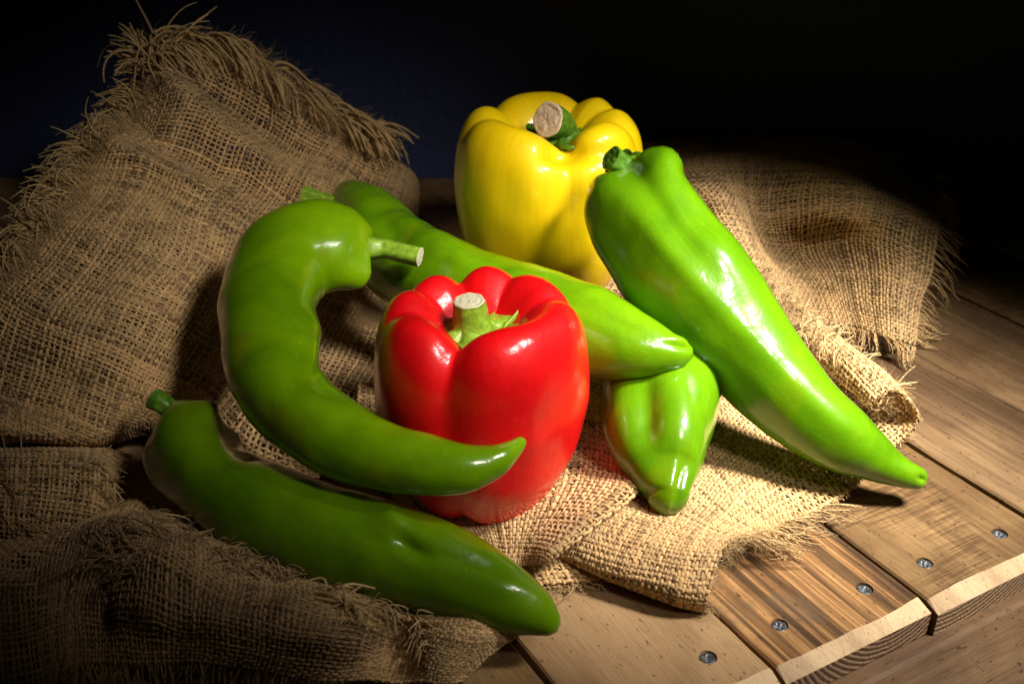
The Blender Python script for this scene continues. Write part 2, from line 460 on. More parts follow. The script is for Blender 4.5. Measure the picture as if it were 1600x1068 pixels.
def pixel_bumps(V, Nn, bumps):
    """dents and swellings at places seen on the near side: (px, py, sx, sy, degrees, amp_m)"""
    ppx, ppy = pix(V); view = unit(np.array([0, 0, CAM_H]) - V)
    facing = np.clip((Nn * view).sum(-1) * 2.5 + 0.35, 0, 1)
    off = np.zeros(len(V))
    for (bx, by, sx, sy, dg, amp) in bumps:
        a = math.radians(dg); dx = ppx - bx; dy = ppy - by
        u = dx * math.cos(a) + dy * math.sin(a); v = -dx * math.sin(a) + dy * math.cos(a)
        off += amp * np.exp(-0.5 * ((u / sx) ** 2 + (v / sy) ** 2))
    return V + Nn * (off * facing)[:, None]

def grid_normals(G, wrap):
    du = np.roll(G, -1, 1) - np.roll(G, 1, 1) if wrap else np.gradient(G, axis=1)
    dv = np.gradient(G, axis=0)
    return unit(np.cross(du, dv))

def ring_faces(nr, na):
    i = np.arange(nr - 1)[:, None]; j = np.arange(na)[None, :]
    a = i * na + j; b = i * na + (j + 1) % na
    return np.stack([a, b, b + na, a + na], -1).reshape(-1, 4)

def ring_uv(nr, na):
    i = np.arange(nr - 1)[:, None] + 0.0 * np.arange(na)[None, :]; j = np.arange(na)[None, :] + 0.0 * np.arange(nr - 1)[:, None]
    q = lambda a, b: np.stack([a / nr, b / na], -1)
    return np.stack([q(i, j), q(i, j + 1), q(i + 1, j + 1), q(i + 1, j)], 2).reshape(-1, 2)

def frames(C, ref):
    T = unit(np.gradient(C, axis=0))
    R = ref(C) if callable(ref) else np.tile(np.asarray(ref, float), (len(C), 1))
    Nn = unit(R - (R * T).sum(-1, keepdims=True) * T)
    return T, Nn, np.cross(T, Nn)

to_cam = lambda C: np.array([0, 0, CAM_H]) - C

def wob(V, f, seed):
    s = seed * 1.7
    return (np.sin(V[..., 0] * f + s) * np.sin(V[..., 1] * f * 1.13 + 2 * s + 1) + np.sin(V[..., 2] * f * 0.9 + 3 * s) * np.sin(V[..., 0] * f * 0.7 - V[..., 1] * f * 0.8 + s)) * 0.5

def long_pepper(root, mat, spine, bumps, lobes=(3, 0.05, 0.4), ref=to_cam, tipround=0.9, headprof=None, seed=0, shoulder=0.12, z=None):
    pts = []
    for (px_, py_, zz, rp) in spine:
        p = PZ(px_, py_, zz); pts.append([*p, rp * depth(p) / FPX])
    C, L = crom(pts, 150)
    R = C[:, 3]; C = C[:, :3]
    T, Nn, B = frames(C, ref)
    na = 88; th = np.linspace(0, 2 * np.pi, na, endpoint=False)
    nl, la, lp = lobes
    rows = []; R0 = R[0]
    prof = headprof or [(0.0, 0.38), (0.14, 0.37), (0.24, 0.30), (0.34, 0.16), (0.45, 0.0), (0.58, -0.14), (0.72, -0.20), (0.84, -0.15), (0.93, -0.03), (0.985, 0.12)]
    sh = shoulder
    for rr, off in prof:
        w = max(0.0, min(1, (rr - 0.25) * 2.2))
        lob = 1 + (la * 2.2 * w) * np.cos(nl * th + lp)
        o2 = (off - sh * w * (np.cos(nl * th + lp) * 0.8)) * R0
        k0 = 0
        rows.append(C[0][None] + T[0][None] * (o2 + 0.0)[:, None] + (Nn[0][None] * np.cos(th)[:, None] + B[0][None] * np.sin(th)[:, None]) * (R0 * rr * lob)[:, None])
    k1 = int(np.searchsorted(np.linspace(0, L, 150), R0 * 0.30))
    s = np.linspace(0, L, 150)
    endR = R[-1] * 1.0
    for k in range(k1, 150):
        f = s[k] / L
        a = la * (2.2 * math.exp(-((s[k] / (R0 * 1.3)) ** 2)) + 0.9 * (1 - f))
        lob = 1 + a * np.cos(nl * th + lp + 0.5 * f)
        rr = R[k]
        d = L - s[k]
        if d < endR * tipround: rr *= math.sqrt(max(0.0, 1 - (1 - d / (endR * tipround)) ** 2)) + 1e-3
        rows.append(C[k][None] + (Nn[k][None] * np.cos(th)[:, None] + B[k][None] * np.sin(th)[:, None]) * (rr * lob)[:, None])
    G = np.array(rows)
    for _ in range(2):                                      # soften the join of shoulder and body
        Gs = G.copy(); Gs[1:-1] = 0.5 * G[1:-1] + 0.25 * (G[2:] + G[:-2])
        G[4:40] = Gs[4:40]
    NN = grid_normals(G, True)
    c = G.mean(1, keepdims=True)
    if ((G - c) * NN).sum() < 0: NN = -NN
    V = G.reshape(-1, 3); NV = NN.reshape(-1, 3)
    V = V + NV * (wob(V, 130, seed) * 0.0007 + wob(V, 300, seed + 2) * 0.00022)[:, None]
    V = pixel_bumps(V, NV, bumps)
    F = ring_faces(len(rows), na)
    return mesh_np("body", local_to(root.location, V), F, mat, root, uv=ring_uv(len(rows), na)), C[0], T[0], R0

def stem(root, path, mat, cutmat, flutes=6, famp=0.06, na=30, name="stem"):
    """path: world points with radius; the last one is the cut end"""
    C, L = crom(path, 40); R = C[:, 3]; C = C[:, :3]
    T, Nn, B = frames(C, (0.3, -0.5, 0.9))
    th = np.linspace(0, 2 * np.pi, na, endpoint=False)
    rows = []
    for k in range(40):
        rr = R[k] * (1 + famp * np.cos(flutes * th + 0.8 * k / 40) + 0.02 * np.cos(13 * th + k * 0.05)) * (1 + 0.02 * math.sin(k * 0.22))
        rows.append(C[k] + (Nn[k] * np.cos(th)[:, None] + B[k] * np.sin(th)[:, None]) * rr[:, None])
    G = np.array(rows)
    o = mesh_np(name, local_to(root.location, G.reshape(-1, 3)), ring_faces(40, na)[:, ::-1], mat, root)
    # cut end: slightly dished disc with rim
    c, t = C[-1], T[-1]
    rim = G[-1] - c
    rows = []
    for f, h in ((1.0, 0.0), (0.97, 0.05), (0.88, 0.08), (0.76, 0.02), (0.66, 0.06), (0.45, 0.09), (0.25, 0.05), (0.04, 0.04)):
        jit = 1 + 0.04 * rng.normal(size=(na, 1)) * (f < 0.95)
        rows.append(c + rim * f * jit + t * (h * R[-1] + 0.03 * R[-1] * rng.normal(size=(na, 1)) * (f < 0.95)))
    Gc = np.array(rows)
    mesh_np("cut_end", local_to(root.location, Gc.reshape(-1, 3)), ring_faces(len(rows), na)[:, ::-1], cutmat, o)
    return o

def calyx(root, c, t, r_in, r_out, n, mat, lift=0.0, point=0.5, sag=0.3):
    """green collar round the stem with blunt sepals, c centre, t outward axis"""
    t = unit(np.asarray(t, float)); ref = np.array([0.1, -1.0, 0.2]); a = unit(ref - (ref @ t) * t); b = np.cross(t, a)
    na = n * 12; th = np.linspace(0, 2 * np.pi, na, endpoint=False)
    ro = r_out * (1 - point * 0.5 + point * np.abs(np.cos(n * th / 2)) ** 1.3 * (1 + 0.25 * np.sin(th * 2.3 + 1)))
    prof = [(0.0, 0.30), (0.25, 0.22), (0.55, 0.10), (0.8, 0.06), (0.95, 0.12), (1.0, 0.08), (0.97, -0.05), (0.5, -0.08), (0.0, -0.05)]
    rows = []
    for f, h in prof:
        rr = r_in + (ro - r_in) * f
        hh = (h + lift * f * f * np.abs(np.cos(n * th / 2))) * r_out * (1 - 0.2 * np.sin(3 * th))
        rows.append(np.asarray(c) + (a * np.cos(th)[:, None] + b * np.sin(th)[:, None]) * rr[:, None] + t * hh[:, None])
    G = np.array(rows)
    return mesh_np("calyx", local_to(root.location, G.reshape(-1, 3)), ring_faces(len(prof), na)[:, ::-1], mat, root)

def bell_pepper(root, mat, cx, cy, z0, H, R, valleys, bumps, taper=0.66, lean=(0, 0), seed=0, cav=0.20):
    """valleys: (degrees, depth 0..1, width degrees)"""
    na = 180; th = np.linspace(-np.pi, np.pi, na, endpoint=False)
    vw = np.zeros(na)
    for dg, dp, wd in valleys:
        d = np.angle(np.exp(1j * (th - math.radians(dg)))); w = math.radians(wd)
        vw = np.maximum(vw, dp * np.exp(-(np.abs(d) / w) ** 1.35))
    # profiles: (radius / R, height / H) from stem cavity over the crest to the base dimple
    ridge = np.array([(0.02, 1 - cav), (0.16, 1 - cav), (0.30, 1 - cav * 0.80), (0.42, 1 - cav * 0.36), (0.56, 0.985), (0.70, 1.0), (0.83, 0.965), (0.935, 0.88), (0.985, 0.76), (1.0, 0.62),
                      (0.985, 0.46), (0.945, 0.30), (0.86, 0.16), (0.76, 0.06), (0.62, 0.005), (0.46, 0.0), (0.26, 0.045), (0.02, 0.07)])
    vall = np.array([(0.02, 1 - cav), (0.16, 1 - cav * 1.02), (0.27, 1 - cav * 0.98), (0.38, 1 - cav * 0.86), (0.47, 1 - cav * 0.66), (0.58, 1 - cav * 0.52), (0.68, 0.895), (0.79, 0.86), (0.88, 0.79), (0.935, 0.68),
                     (0.970, 0.50), (0.940, 0.32), (0.82, 0.18), (0.68, 0.09), (0.50, 0.05), (0.38, 0.045), (0.22, 0.06), (0.02, 0.07)])
    A, _ = crom(np.c_[ridge, np.zeros(len(ridge))], 110)
    Bv, _ = crom(np.c_[vall, np.zeros(len(vall))], 110)
    rows = []
    tp = lambda zz: taper + (1 - taper) * np.clip(zz / 0.55, 0, 1) ** 0.8
    for k in range(110):
        rr = (A[k, 0] * (1 - vw) + Bv[k, 0] * vw) * R
        zz = A[k, 1] * (1 - vw) + Bv[k, 1] * vw
        f = tp(zz) / tp(1.0)
        zc = zz * H
        ux = lean[0] * zc; uy = lean[1] * zc
        rows.append(np.stack([cx + np.cos(th) * rr * f + ux, cy + np.sin(th) * rr * f + uy, z0 + zc], -1))
    G = np.array(rows)
    NN = grid_normals(G, True)
    c = np.array([cx, cy, z0 + H * 0.5])
    if ((G[40:70] - c) * NN[40:70]).sum() < 0: NN = -NN
    V = G.reshape(-1, 3); NV = NN.reshape(-1, 3)
    V = V + NV * (wob(V, 85, seed) * 0.0010 + wob(V, 210, seed + 3) * 0.00025)[:, None]
    V = pixel_bumps(V, NV, bumps)
    return mesh_np("body", local_to(root.location, V), ring_faces(110, na), mat, root, uv=ring_uv(110, na))

def stem_path(pts):
    return [[*p, r] for p, r in pts]

# ---- red bell pepper
RC = (-0.0130, 0.400)
red = thing("bell_pepper", "glossy red bell pepper standing upright in the centre, short green stem", "pepper", (RC[0], RC[1], 0.012))
bell_pepper(red, M_RED, RC[0], RC[1], 0.003, 0.0985, 0.0455,
            [(-107, 0.95, 14), (14, 0.38, 10), (66, 0.42, 10), (108, 0.66, 10), (150, 0.32, 11), (-168, 0.34, 11)],
            [(800, 560, 55, 50, 0, 0.0016), (870, 640, 18, 90, 0, -0.0010), (640, 640, 30, 80, 0, 0.0010), (760, 770, 30, 20, 0, 0.001),
             (700, 620, 16, 60, 0, -0.0008), (850, 660, 9, 12, 0, -0.0005)],
            taper=0.80, lean=(0.0, 0.0), seed=1, cav=0.20)
rb = np.array([RC[0] - 0.0035, RC[1], 0.0835])
calyx(red, rb + [0, 0, 0.0015], (0, 0, 1), 0.006, 0.0200, 6, M_STEM, lift=0.30, point=0.7)
top = PY(733, 470, RC[1] - 0.001)
stem(red, stem_path([(rb + [0, 0, -0.001], 0.0118), (rb + [0, 0, 0.0020], 0.0100), (rb * 0.5 + top * 0.5, 0.0077), (top, 0.0063)]), M_STEM, M_CUT, 7, 0.035)

# ---- yellow bell pepper
YC = (0.0205, 0.585)
yel = thing("bell_pepper", "yellow bell pepper at the back with thick curved stem and dry cut end", "pepper", (YC[0], YC[1], 0.03))
bell_pepper(yel, M_YEL, YC[0], YC[1], 0.022, 0.103, 0.0535,
            [(-80, 1.1, 17), (142, 0.85, 12), (62, 0.7, 12), (26, 0.5, 10), (-14, 0.5, 11), (-168, 0.35, 13)],
            [(884, 238, 30, 12, 0, -0.0050), (940, 240, 40, 14, 0, -0.0025), (835, 290, 26, 28, 0, 0.0014), (765, 330, 20, 70, 0, 0.0008), (870, 330, 30, 60, 0, -0.0005)],
            taper=0.95, seed=4, cav=0.20)
yb = np.array([YC[0] + 0.0075, YC[1] - 0.004, 0.1050])
calyx(yel, yb + [0, 0, 0.003], (0, 0, 1), 0.005, 0.0185, 6, M_STEMD, lift=0.30, point=0.75)
cutp = PY(856, 187, YC[1] - 0.016)
stem(yel, stem_path([(yb + [0, 0, -0.002], 0.0095), (yb + [0.001, 0, 0.005], 0.0072), (PY(882, 205, YC[1] - 0.002), 0.0072), (PY(872, 192, YC[1] - 0.009), 0.0082), (cutp, 0.0094)]),
     M_STEMD, M_CUTB, 5, 0.025)

# ---- long peppers
def long_root(name_label, spine):
    p = PZ(*spine[len(spine) // 2][:3]); return thing("long_pepper", name_label, "pepper", (p[0], p[1], max(0.0, p[2] - 0.02)))

# curved pepper on the left, head up, tip across the red one
s1 = [(560, 404, 0.083, 58), (520, 393, 0.088, 72), (478, 394, 0.090, 76), (440, 420, 0.087, 76), (419, 470, 0.083, 73), (418, 535, 0.078, 72),
      (438, 600, 0.073, 70), (486, 655, 0.069, 65), (560, 697, 0.066, 59), (640, 722, 0.065, 51), (710, 732, 0.0655, 42), (765, 722, 0.067, 29), (800, 702, 0.069, 18), (821, 683, 0.070, 10)]
p1 = long_root("dark green pepper curled like a C, its tip crossing the red bell pepper", s1)
_, c0, t0, r0 = long_pepper(p1, M_GD, s1,
    [(500, 518, 18, 30, 0, 0.0080), (504, 578, 14, 16, 20, -0.0030), (466, 560, 12, 40, 10, -0.0018), (452, 480, 30, 40, 0, 0.0012), (545, 350, 26, 18, 30, 0.0012), (566, 446, 20, 18, 0, 0.0030), (566, 400, 14, 20, 0, -0.0010),
     (520, 478, 26, 14, 0, -0.0020), (500, 600, 40, 10, 30, -0.0014), (600, 668, 50, 8, 18, -0.0012)],
    lobes=(3, 0.035, 1.0), seed=1, shoulder=0.10)
_m = _.modifiers.new("fuse", 'REMESH'); _m.mode = 'VOXEL'; _m.voxel_size = 0.0009; _m.use_smooth_shade = True
_m = _.modifiers.new("soften", 'SMOOTH'); _m.iterations = 14; _m.factor = 0.5
b1 = PZ(572, 388, 0.090); e1 = PZ(656, 401, 0.088)
stem(p1, stem_path([(PZ(552, 384, 0.087), 0.0075), (b1, 0.0058), (PZ(600, 388, 0.0900), 0.0047), (PZ(630, 395, 0.0890), 0.0045), (e1, 0.0046)]), M_STEM, M_CUT, 5, 0.05)
calyx(p1, PZ(570, 388, 0.0885), e1 - b1, 0.004, 0.0085, 5, M_STEM, lift=0.0, point=0.35)

# lower left pepper, lying in the burlap
s2 = [(290, 675, 0.040, 60), (301, 705, 0.038, 73), (335, 748, 0.035, 68), (400, 793, 0.032, 78), (480, 826, 0.031, 79), (560, 852, 0.030, 80), (640, 874, 0.028, 80), (715, 900, 0.026, 70),
      (775, 925, 0.024, 58), (825, 951, 0.021, 42), (855, 972, 0.018, 26), (872, 988, 0.0150, 12)]
p2 = long_root("dark green pepper lying lowest at front left with brownish blush near its tip", s2)
long_pepper(p2, M_GD2, s2,
    [(334, 638, 20, 16, 0, 0.0062), (380, 694, 24, 15, 30, -0.0050), (290, 680, 26, 26, 0, 0.0010), (400, 730, 40, 14, 30, 0.0010), (300, 745, 60, 12, -25, -0.0008),
     (634, 846, 26, 9, 38, -0.0032), (612, 816, 22, 15, 38, 0.0038), (680, 850, 60, 22, 28, 0.0010), (690, 868, 70, 9, 14, -0.0016), (790, 915, 40, 12, 15, 0.0008)],
    lobes=(3, 0.045, 0.2), seed=3, shoulder=0.14)
stem(p2, stem_path([(PZ(284, 660, 0.044), 0.0070), (PZ(270, 645, 0.048), 0.0050), (PZ(254, 631, 0.052), 0.0044), (PZ(238, 622, 0.054), 0.0045)]), M_STEMD, M_CUT, 5, 0.05)

# middle pepper behind the red one
s5 = [(556, 322, 0.062, 46), (577, 345, 0.062, 58), (608, 388, 0.062, 66), (660, 425, 0.063, 70), (730, 455, 0.064, 70), (810, 482, 0.065, 73), (890, 510, 0.066, 76), (950, 530, 0.067, 68),
      (1005, 543, 0.068, 50), (1045, 550, 0.068, 32), (1068, 552, 0.067, 20), (1080, 552, 0.066, 11)]
p5 = long_root("green pepper lying behind the red bell pepper with notched pointed tip", s5)
long_pepper(p5, M_GM, s5,
    [(600, 345, 16, 40, -35, -0.0026), (562, 335, 22, 34, 10, 0.0020), (690, 385, 34, 16, 30, 0.0036), (720, 400, 20, 10, 30, 0.0010), (1062, 532, 16, 5, 8, 0.0012), (1070, 541, 18, 4, 8, -0.0016), (960, 500, 40, 8, 25, -0.0010),
     (640, 480, 40, 14, 30, -0.0016)],
    lobes=(3, 0.035, 0.3), seed=5, shoulder=0.10)
stem(p5, stem_path([(PZ(545, 330, 0.066), 0.0080), (PZ(520, 320, 0.069), 0.0058), (PZ(495, 312, 0.071), 0.0052), (PZ(474, 305, 0.073), 0.0054)]), M_STEM, M_CUT, 5, 0.10)

# small pepper pointing at the viewer
s6 = [(1046, 500, 0.036, 66), (1044, 545, 0.036, 84), (1036, 600, 0.037, 92), (1030, 650, 0.036, 87), (1030, 695, 0.033, 72), (1035, 738, 0.028, 52), (1042, 765, 0.026, 36), (1045, 782, 0.0245, 30), (1046, 794, 0.024, 24)]
p6 = long_root("short green pepper with rounded knob tip pointing at the viewer on burlap", s6)
long_pepper(p6, M_GB, s6,
    [(1008, 640, 15, 50, 0, -0.0038), (965, 650, 20, 70, 8, 0.0026), (1070, 650, 24, 60, -6, 0.0034), (1078, 720, 16, 34, 0, 0.0016), (1016, 768, 16, 4, -15, -0.0016), (1000, 715, 18, 30, -20, 0.0024), (1062, 745, 5, 30, 8, -0.0016),
     (1110, 600, 14, 40, 0, 0.002)],
    lobes=(3, 0.06, 0.5), ref=(0, 0, 1), seed=6)

# big pepper leaning on the yellow one
s4 = [(992, 296, 0.108, 74), (1004, 330, 0.102, 82), (1030, 374, 0.095, 90), (1068, 428, 0.0845, 95), (1110, 478, 0.0735, 92), (1156, 533, 0.0615, 82), (1203, 588, 0.0500, 73), (1255, 640, 0.0395, 65), (1315, 684, 0.0300, 53),
      (1370, 718, 0.021, 37), (1410, 738, 0.016, 24), (1436, 748, 0.0135, 17), (1447, 752, 0.0125, 13)]
p4 = long_root("long bright green pepper leaning on the yellow bell pepper, tip on the boards", s4)
long_pepper(p4, M_GB, s4,
    [(1042, 252, 20, 18, 0, 0.0058), (948, 300, 24, 30, 0, 0.0022), (985, 262, 12, 12, 0, -0.0018), (1092, 340, 12, 30, -40, -0.0030), (1040, 330, 12, 70, -38, -0.0022), (1000, 350, 22, 60, -38, 0.0014),
     (1130, 395, 20, 50, -38, 0.0020), (1050, 400, 10, 90, -40, 0.0010), (1210, 560, 14, 90, -45, 0.0014), (1150, 620, 16, 60, -50, -0.0016), (1300, 650, 18, 50, -50, 0.0010), (1442, 748, 4, 4, 0, -0.0022),
     (1405, 712, 14, 10, 0, -0.0008)],
    lobes=(3, 0.045, 2.4), seed=9, shoulder=0.16)
stem(p4, stem_path([(PZ(990, 282, 0.114), 0.0075), (PZ(978, 266, 0.119), 0.0060), (PZ(966, 254, 0.123), 0.0056), (PZ(955, 246, 0.126), 0.0060)]), M_STEMD, M_STEMD, 5, 0.05)
calyx(p4, PZ(976, 264, 0.1185), PZ(955, 246, 0.126) - PZ(982, 271, 0.1165), 0.004, 0.0105, 5, M_STEMD, lift=0.0, point=0.35)

# ------------------------------------------------------------------ burlap
def catmull_w(f):
    return np.stack([-0.5 * f + f ** 2 - 0.5 * f ** 3, 1 - 2.5 * f ** 2 + 1.5 * f ** 3, 0.5 * f + 2 * f ** 2 - 1.5 * f ** 3, -0.5 * f ** 2 + 0.5 * f ** 3], -1)

class Sheet:
    """smooth surface through a control net; u, v re-timed so equal steps are equal lengths"""
    def __init__(self, net, rump=0.0, rfreq=60, seed=0, warp=0.0, skew=0.0):
        self.skew = skew
        P = np.asarray(net, float)
        P = np.concatenate([2 * P[:1] - P[1:2], P, 2 * P[-1:] - P[-2:-1]], 0)
        P = np.concatenate([2 * P[:, :1] - P[:, 1:2], P, 2 * P[:, -1:] - P[:, -2:-1]], 1)
        self.P = P; self.nr = P.shape[0] - 3; self.nc = P.shape[1] - 3
        self.rump, self.rf, self.seed, self.warp = rump, rfreq, seed, warp
        g = np.linspace(0, 1, 200); A, B = np.meshgrid(g, g, indexing='ij')
        S = self.raw(A, B)
        lv = np.linalg.norm(np.diff(S, axis=0), axis=-1).mean(1); lu = np.linalg.norm(np.diff(S, axis=1), axis=-1).mean(0)
        self.tv = np.concatenate([[0], np.cumsum(lv)]); self.tu = np.concatenate([[0], np.cumsum(lu)]); self.g = g
        self.LV, self.LU = self.tv[-1], self.tu[-1]
    def raw(self, v, u):
        v = np.clip(v, 0, 1) * (self.nr - 1e-9); u = np.clip(u, 0, 1) * (self.nc - 1e-9)
        i = v.astype(int); j = u.astype(int); wi = catmull_w(v - i); wj = catmull_w(u - j)
        out = 0
        for a in range(4):
            for b in range(4):
                out = out + self.P[i + a, j + b] * (wi[..., a] * wj[..., b])[..., None]
        return out
    def at(self, v, u):
        """v, u in metres along the cloth"""
        if self.skew: v = v + self.skew * np.clip(v / self.LV, -0.3, 1.3) * (u - 0.15)
        if self.warp:
            u2 = u + self.warp * np.sin(v * 38 + self.seed) * np.sin(u * 31 + 1.3) + self.warp * 0.5 * np.sin(v * 90 + u * 40 + self.seed)
            v2 = v + self.warp * np.sin(u * 42 + self.seed * 2) * np.sin(v * 27 + 0.4) + self.warp * 0.5 * np.sin(u * 85 - v * 50)
        else: u2, v2 = u, v
        V = np.interp(v2, self.tv, self.g); U = np.interp(u2, self.tu, self.g)
        p = self.raw(V, U)
        if self.rump:
            n = self.rump * (wob(p, self.rf, self.seed) + 0.4 * wob(p, self.rf * 2.3, self.seed + 5))
            p = p + np.stack([0 * n, -0.3 * n, n], -1)
        return p
    def frame(self, v, u):
        h = 0.0012
        p = self.at(v, u); du = self.at(v, u + h) - self.at(v, u - h); dv = self.at(v + h, u) - self.at(v - h, u)
        n = unit(np.cross(du, dv))
        return p, unit(du), unit(dv), n

def tubes(P, A, B, ra, rb, sides, tint, closed_ends=False):
    """P (s,n,3) strand points, A/B (s,n,3) cross axes, ra/rb (s,n) radii -> verts, faces, uv, tint"""
    s, n, _ = P.shape
    th = np.linspace(0, 2 * np.pi, sides, endpoint=False)
    V = P[:, :, None] + A[:, :, None] * (ra[..., None] * np.cos(th))[..., None] + B[:, :, None] * (rb[..., None] * np.sin(th))[..., None]
    i = np.arange(s)[:, None, None]; k = np.arange(n - 1)[None, :, None]; j = np.arange(sides)[None, None, :]
    a = (i * n + k) * sides + j; b = (i * n + k) * sides + (j + 1) % sides
    F = np.stack([a, b, b + sides, a + sides], -1).reshape(-1, 4)
    L = np.concatenate([np.zeros((s, 1)), np.cumsum(np.linalg.norm(np.diff(P, axis=1), axis=-1), 1)], 1)
    l0 = L[:, :-1, None] + 0 * j; l1 = L[:, 1:, None] + 0 * j
    v0 = j / sides + 0 * l0; v1 = (j + 1) / sides + 0 * l0
    UV = np.stack([np.stack([l0, v0], -1), np.stack([l0, v1], -1), np.stack([l1, v1], -1), np.stack([l1, v0], -1)], 3).reshape(-1, 2)
    tn = np.repeat(tint.reshape(-1), sides) if tint.ndim == 2 else np.repeat(np.repeat(tint, n), sides)
    return V.reshape(-1, 3), F, UV, tn

def join(parts):
    V = []; F = []; U = []; T = []; o = 0
    for v, f, u, t in parts:
        V.append(v); F.append(f + o); U.append(u); T.append(t); o += len(v)
    return np.concatenate(V), np.concatenate(F), np.concatenate(U), np.concatenate(T)

def weave(root, sh, pitch=0.0025, ns=2, sides=5, thick=1.0, mat=None, fill=1.0, name="weave"):
    nU = int(sh.LU / pitch); nV = int(sh.LV / pitch)
    parts = []
    ext = int(abs(sh.skew) * 0.5 * sh.LU / pitch) if sh.skew else 0
    for axis in (0, 1):
        na_, nb = (nU, nV + 2 * ext) if axis == 0 else (nV + 2 * ext, nU)
        l0, r0 = (0, -ext) if axis == 0 else (-ext, 0)
        lin = (np.arange(na_) + l0 + 0.5) * pitch
        lin = lin + rng.normal(0, pitch * 0.07, na_)
        run = (np.arange(nb * ns + 1) / ns + r0) * pitch
        A_, R_ = np.meshgrid(lin, run, indexing='ij')
        if axis == 0: p, du, dv, n = sh.frame(R_, A_); side, along = du, dv
        else: p, du, dv, n = sh.frame(A_, R_); side, along = dv, du
        phase = np.cos(np.pi * (run[None, :] / pitch - 0.5) + np.pi * (np.arange(na_) + l0)[:, None]) * (1 if axis == 0 else -1)
        p = p + n * (phase * pitch * 0.21)[..., None]
        # slow thickness change along each yarn
        fr = rng.uniform(200, 500, na_)[:, None]; ph = rng.uniform(0, 6, na_)[:, None]
        th = (1 + 0.17 * np.sin(run[None, :] * fr + ph) + 0.10 * np.sin(run[None, :] * fr * 2.7 + ph * 2)) * rng.normal(1, 0.14, na_)[:, None] * thick
        p = p + side * (0.08 * pitch * np.sin(run[None, :] * fr * 0.6 + ph * 3))[..., None]
        tint = (rng.normal(0.5, 0.22, na_)[:, None] + 0.15 * np.sin(run[None, :] * fr * 0.5 + ph))
        T = unit(np.gradient(p, axis=1)); S = unit(side - (side * T).sum(-1, keepdims=True) * T); Nn = np.cross(T, S)
        pt = tubes(p, S, Nn, th * pitch * 0.33 * fill, th * pitch * 0.23, sides, tint)
        if ext:
            vv_, uu_ = (R_, A_) if axis == 0 else (A_, R_)
            ve = vv_ + sh.skew * np.clip(vv_ / sh.LV, -0.3, 1.3) * (uu_ - 0.15)
            ok = np.repeat(((ve > 0) & (ve < sh.LV)).reshape(-1), sides)
            keep = ok[pt[1]].all(1)
            pt = (pt[0], pt[1][keep], pt[2].reshape(-1, 4, 2)[keep].reshape(-1, 2), pt[3])
            used = np.zeros(len(pt[0]), bool); used[pt[1]] = True; new = np.cumsum(used) - 1
            pt = (pt[0][used], new[pt[1]], pt[2], pt[3][used])
        parts.append(pt)
    V, F, U, T = join(parts)
    return mesh_np(name, local_to(root.location, V), F, mat or JUTE, root, uv=U, tint=T)

def strands(P0, D0, D1, length, nseg=9, wobble=0.25, clump=0.5, per=6, gravity=0.0, floor=0.0012, seed=0):
    """threads leaving points P0 along D0 and bending to D1"""
    r = np.random.default_rng(seed); n = len(P0)
    L = length * r.uniform(0.65, 1.15, n)
    d0 = unit(D0 + r.normal(0, wobble * 0.5, (n, 3))); d1 = unit(D1 + r.normal(0, wobble, (n, 3)))
    g = np.arange(n) // per; ng = g.max() + 1
    cd = r.normal(0, clump, (ng, 3))[g]; d1 = unit(d1 + cd)
    pts = [P0]; p = P0.copy()
    w1 = r.normal(0, wobble * 0.8, (n, 3)); f1 = r.uniform(3, 7, n)
    for k in range(1, nseg):
        t = k / (nseg - 1)
        d = unit(d0 * (1 - t) ** 1.2 + d1 * t + w1 * np.sin(f1 * t + g)[:, None] + np.array([0, 0, -gravity * t]))
        p = p + d * (L / (nseg - 1))[:, None]
        p[:, 2] = np.maximum(p[:, 2], floor)
        pts.append(p.copy())
    return np.stack(pts, 1)

def strand_mesh(parts_P, r, sides=4, seed=0, taper=0.5):
    out = []
    rr_ = np.random.default_rng(seed + 50)
    for P in parts_P:
        s, n, _ = P.shape
        T = unit(np.gradient(P, axis=1)); ref = np.array([0.31, -0.52, 0.79]); A = unit(np.cross(T, ref)); B = np.cross(T, A)
        rad = r * rr_.uniform(0.6, 1.15, s)[:, None] * (1 - taper * np.linspace(0, 1, n)[None, :] ** 2)
        out.append(tubes(P, A, B, rad, rad, sides, rr_.normal(0.5, 0.25, s)))
    return join(out)

def fringe(root, groups, r=0.00042, seed=0, name="fringe", sides=4, mat=None):
    V, F, U, T = strand_mesh(groups, r, sides, seed)
    o = mesh_np(name, local_to(root.location, V), F, mat or JUTE_F, root, uv=U, tint=T); o["kind"] = "stuff"; return o

def fuzz(root, sh, count, L=0.005, r=0.000055, seed=0, edge=None):
    rr = np.random.default_rng(seed)
    v = rr.uniform(0, sh.LV, count); u = rr.uniform(0, sh.LU, count)
    p, du, dv, n = sh.frame(v, u)
    d0 = unit(n * rr.uniform(0.15, 1.0, (count, 1)) + du * rr.normal(0, 0.8, (count, 1)) + dv * rr.normal(0, 0.8, (count, 1)))
    d1 = unit(d0 + rr.normal(0, 0.8, (count, 3)))
    P = strands(p + n * 0.0003, d0, d1, L, 5, 0.5, 0.0, 1, 0.1, seed=seed)
    V, F, U, T = strand_mesh([P], r, 3, seed, 0.6)
    o = mesh_np("fuzz", local_to(root.location, V), F, JUTE_F, root, uv=U, tint=T + 0.25); o["kind"] = "stuff"; return o

def net(rows):
    """rows of (px, py, 'z'|'y', value)"""
    return [[PZ(a, b, v) if k == 'z' else PY(a, b, v) for a, b, k, v in row] for row in rows]
def netz(rows): return [[PZ(*p) for p in row] for row in rows]
def nety(rows): return [[PY(*p) for p in row] for row in rows]

